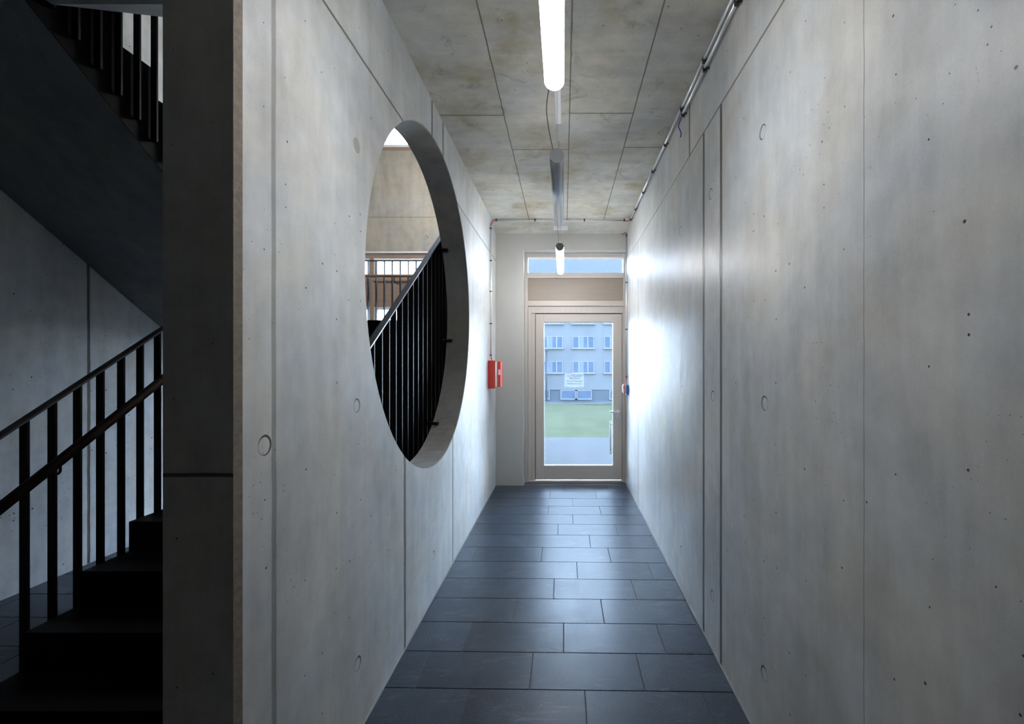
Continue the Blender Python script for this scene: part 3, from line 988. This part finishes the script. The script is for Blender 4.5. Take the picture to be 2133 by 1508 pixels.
c2 = thing('conduit', 'shorter metal conduit on the right wall ending in a loose blue wire', 'conduit', (PX, 1.0, 3.475), 'metal cable conduits')
for (a, b) in [(-2.9, 2.235), (2.24, 2.745), (2.75, 3.285)]:
    bm = B(); tube(bm, (PX, a, 3.475), (PX, b, 3.475), 0.0105, seg=18)
    link('pipe', bm, M['galv'], c2)
for y in (1.71, 2.24, 2.75, 3.25):
    clip_x(c2, PX, y, 3.475, XR)
bm = B(); path_tube(bm, spline([(PX, 3.27, 3.475), (PX, 3.32, 3.465), (PX - 0.012, 3.335, 3.43), (PX - 0.003, 3.33, 3.40), (PX + 0.008, 3.335, 3.375), (PX + 0.004, 3.34, 3.35)], 6), 0.004)
link('wire_end', bm, M['blue_cable'], c2, props={'label': 'loose dark blue wire end'})
# across the ceiling
YC = 5.92
c3 = thing('conduit', 'thin metal conduit running across the ceiling before the exit door', 'conduit', (0, YC, 3.55), 'metal cable conduits')
bm = B(); tube(bm, (-0.885, YC, CEIL - 0.022), (0.80, YC, CEIL - 0.022), 0.009, seg=14)
link('pipe', bm, M['galv'], c3)
for x in (-0.875, -0.372, 0.27, 0.79):
    bm = B()
    tube(bm, (x - 0.007, YC, CEIL - 0.022), (x + 0.007, YC, CEIL - 0.022), 0.0135, seg=14)
    box(bm, x - 0.01, x + 0.01, YC - 0.008, YC + 0.008, CEIL - 0.018, CEIL - 0.0005)
    link('clip', bm, M['clip'], c3)
bm = B(); path_tube(bm, spline([(-0.88, YC, CEIL - 0.022), (-0.912, YC - 0.01, CEIL - 0.03), (-0.925, YC - 0.03, CEIL - 0.055), (-0.923, YC - 0.06, CEIL - 0.085)], 6), 0.0055)
link('cable', bm, M['red_cable'], c3, props={'label': 'red cable at the bend'})
bm = B(); path_tube(bm, spline([(0.795, YC, CEIL - 0.022), (0.825, YC, CEIL - 0.03), (0.848, YC - 0.03, CEIL - 0.036), (0.853, YC - 0.09, CEIL - 0.035)], 6), 0.0055)
link('cable', bm, M['red_cable'], c3, props={'label': 'red cable at the bend'})
def clip_z(par, x, y, z, wall):
    bm = B()
    tube(bm, (x, y, z - 0.007), (x, y, z + 0.007), 0.0135, seg=14)
    s = 1 if wall > x else -1
    box(bm, min(x, wall - s * 0.0005), max(x, wall - s * 0.0005), y - 0.004, y + 0.004, z - 0.007, z + 0.007)
    link('clip', bm, M['clip'], par)
c4 = thing('conduit', 'thin vertical conduit on the left wall leading down to the red box', 'conduit', (-0.922, 5.78, 2.6), 'metal cable conduits')
bm = B(); tube(bm, (-0.922, 5.78, 1.80), (-0.922, 5.78, 3.44), 0.0085, seg=14)
link('pipe', bm, M['galv'], c4)
for py in (475.7, 542.8, 607, 674, 739.6):
    clip_z(c4, -0.922, 5.78, EYE + (757 - py) * 5.78 / F, XL)
bm = B(); path_tube(bm, spline([(-0.923, 5.86, CEIL - 0.085), (-0.924, 5.82, CEIL - 0.10), (-0.922, 5.785, CEIL - 0.115), (-0.922, 5.78, CEIL - 0.14)], 5), 0.0055)
link('cable', bm, M['red_cable'], c4)
bm = B(); path_tube(bm, spline([(-0.922, 5.78, 1.80), (-0.921, 5.78, 1.775), (-0.912, 5.775, 1.755), (-0.908, 5.77, 1.728)], 5), 0.0055)
link('cable', bm, M['red_cable'], c4, props={'label': 'red cable entering the box'})
YV = 6.26
c5 = thing('conduit', 'thin vertical conduit on the right wall leading down to the blue call point', 'conduit', (0.862, YV, 2.5), 'metal cable conduits')
bm = B(); tube(bm, (0.863, YV, 1.465), (0.863, YV, 3.47), 0.0085, seg=14)
link('pipe', bm, M['galv'], c5)
for py in (490, 588.5, 686, 785):
    clip_z(c5, 0.863, YV, EYE + (757 - py) * YV / F, XR)
bm = B(); path_tube(bm, spline([(0.863, YV, 3.46), (0.855, YV, 3.485), (0.83, YV, 3.478), (0.80, YV + 0.01, 3.462)], 6), 0.0055)
link('cable', bm, M['red_cable'], c5, props={'label': 'loose red cable end'})
bm = B(); path_tube(bm, spline([(0.863, YV, 1.47), (0.864, YV, 1.45), (0.868, YV - 0.02, 1.43), (0.868, YV - 0.04, 1.405)], 6), 0.005)
link('cable', bm, M['red_cable'], c5)

# ------------------------------------------------------------------ red alarm box on the left wall
rbx = thing('alarm_box', 'red metal alarm box with white strip on the left wall beside the exit door', 'alarm box', (XL, 5.66, 1.38))
part('body', M['red'], rbx, (XL + 0.001, -0.857, 5.64, 5.95, 1.378, 1.727), bevel=0.004)
part('front_plate', M['red_front'], rbx, (-0.857, -0.835, 5.655, 5.93, 1.392, 1.718), bevel=0.003, label='paler red front plate')
part('door_panel', M['red_front'], rbx, (-0.835, -0.792, 5.72, 5.93, 1.395, 1.715), bevel=0.003)
part('glass_strip', M['label_white'], rbx, (-0.852, -0.8285, 5.649, 5.656, 1.40, 1.712), bevel=0.001, label='white translucent strip')
part('label_plate', M['label_white'], rbx, (-0.822, -0.797, 5.7165, 5.7195, 1.545, 1.615), label='small white label')
for z in (1.41, 1.46, 1.52, 1.575, 1.63, 1.69):
    bm = B(); tube(bm, (-0.8635, 5.638, z), (-0.8635, 5.6405, z), 0.003, seg=8)
    link('rivet', bm, M['red_front'], rbx)

# blue / orange call point on the right wall
cp = thing('emergency_call_point', 'blue and orange emergency call point on the right wall beside the exit door', 'call point', (XR, 6.2, 1.33))
bm = B()
# rounded blue back housing
def rbox(bm, x0, x1, y0, y1, z0, z1, r):
    box(bm, x0, x1, y0, y1, z0, z1)
rbox(bm, XR - 0.034, XR - 0.001, 6.14, 6.27, 1.262, 1.402, 0.01)
link('housing', bm, M['blue'], cp, bevel=0.012, props={'label': 'blue rounded housing'})
part('spacer', M['label_white'], cp, (XR - 0.050, XR - 0.034, 6.16, 6.25, 1.285, 1.395), bevel=0.003)
part('cover', M['orange'], cp, (XR - 0.068, XR - 0.050, 6.15, 6.26, 1.284, 1.406), bevel=0.004, label='orange cover plate')
part('button', M['bead'], cp, (XR - 0.080, XR - 0.068, 6.18, 6.23, 1.30, 1.39), bevel=0.003)

# ------------------------------------------------------------------ outside
bm = B()
vs = [bm.verts.new(p) for p in ((-60, 6.74, -0.03), (60, 6.74, -0.03), (60, 10.6, -0.03), (-60, 10.6, -0.03))]
bm.faces.new(vs)
vs2 = [bm.verts.new(p) for p in ((-60, 6.74, -0.4), (60, 6.74, -0.4), (60, 10.6, -0.4), (-60, 10.6, -0.4))]
bm.faces.new(vs2)
for i in range(4):
    bm.faces.new((vs[i], vs[(i + 1) % 4], vs2[(i + 1) % 4], vs2[i]))
struct('paving', bm, M['paving'])
# lawn falling away from the building, gently rolling
bm = B()
nx, ny = 40, 24
gv = [[None] * (ny + 1) for _ in range(nx + 1)]
rg = random.Random(2)
for i in range(nx + 1):
    for j in range(ny + 1):
        x = -60 + 120 * i / nx
        y = 10.6 + 35.0 * j / ny
        z = -0.03 - 0.064 * (y - 10.6) * (1 if j else 0) + (0.12 * math.sin(x * 0.4 + y * 0.23) if j else 0)
        gv[i][j] = bm.verts.new((x, y, z))
for i in range(nx):
    for j in range(ny):
        bm.faces.new((gv[i][j], gv[i + 1][j], gv[i + 1][j + 1], gv[i][j + 1]))
lw = link('lawn', bm, M['grass'])
lw['kind'] = 'stuff'; lw['label'] = 'green lawn outside beyond the paving'; lw['category'] = 'grass'

YB = 46.0
def bx(px): return (px - 1174.0) * YB / F
def bz(py): return EYE - (py - 757.0) * YB / F
bld = thing('apartment_building', 'pale blue apartment building with rows of three-pane windows beyond the lawn', 'building', (3, YB, -2.4))
part('wall', M['facade'], bld, (-12.5, 13, YB, YB + 9, bz(812), 19.0))
part('ground_storey', M['facade_base'], bld, (-12.5, 13, YB - 0.25, YB + 9, -2.6, bz(813)), label='darker ground storey')
part('roof', M['facade_base'], bld, (-12.8, 13.3, YB - 0.4, YB + 9.3, 19.0, 19.3))
def far_window(cx, z0, z1, w=2.0, dark=1.0):
    x0, x1 = cx - w / 2, cx + w / 2
    f = part('window', M['far_frame'], bld, (x0 - 0.09, x0, YB - 0.06, YB + 0.02, z0 - 0.09, z1 + 0.09), (x1, x1 + 0.09, YB - 0.06, YB + 0.02, z0 - 0.09, z1 + 0.09),
             (x0, x1, YB - 0.06, YB + 0.02, z1, z1 + 0.09), (x0 - 0.2, x1 + 0.2, YB - 0.2, YB + 0.02, z0 - 0.16, z0),
             (x0 + w * 0.24, x0 + w * 0.24 + 0.13, YB - 0.06, YB + 0.02, z0, z1), (x1 - w * 0.24 - 0.13, x1 - w * 0.24, YB - 0.06, YB + 0.02, z0, z1))
    part('pane', M['far_window'], f, (x0, x1, YB - 0.03, YB - 0.01, z0, z1))
    part('curtain', M['curtain'], f, (x0 + w * 0.30, x0 + w * 0.52, YB - 0.045, YB - 0.035, z0, z1))
pitch = bx(1277 + 8) - bx(1215 - 0)
for row, (ptop, pbot) in enumerate([(650, 673), (702, 724), (754, 775.5)]):
    for cx in (bx(1150) - 3.2, bx(1150), bx(1215), bx(1281), bx(1281) + 3.2):
        far_window(cx, bz(pbot), bz(ptop))
for cx in (bx(1128), bx(1185), bx(1215), bx(1286)):
    x0, x1 = cx - 0.85, cx + 0.85
    z0, z1_ = bz(829.5), bz(812)
    f = part('ground_window', M['far_frame'], bld, (x0, x1, YB - 0.33, YB - 0.25, z1_ - 0.1, z1_), (x0, x0 + 0.1, YB - 0.33, YB - 0.25, z0, z1_ - 0.1), (x1 - 0.1, x1, YB - 0.33, YB - 0.25, z0, z1_ - 0.1), (x0, x1, YB - 0.4, YB - 0.25, z0 - 0.12, z0))
    part('pane', M['far_window'], f, (x0 + 0.1, x1 - 0.1, YB - 0.29, YB - 0.26, z0, z1_ - 0.1))
dp = thing('lamp_post', 'thin blue-grey lamp post outside, seen at the left edge of the door glass', 'lamp post', (bx(1138.5), YB - 0.5, -2.6))
bm = B(); tube(bm, (bx(1138.5), YB - 0.5, -2.0), (bx(1138.5), YB - 0.5, bz(732)), 0.07, seg=10)
tube(bm, (bx(1138.5), YB - 0.5, bz(732)), (bx(1138.5), YB - 0.5, bz(729)), 0.2, 0.12, seg=12)
link('pole', bm, M['facade_base'], dp)
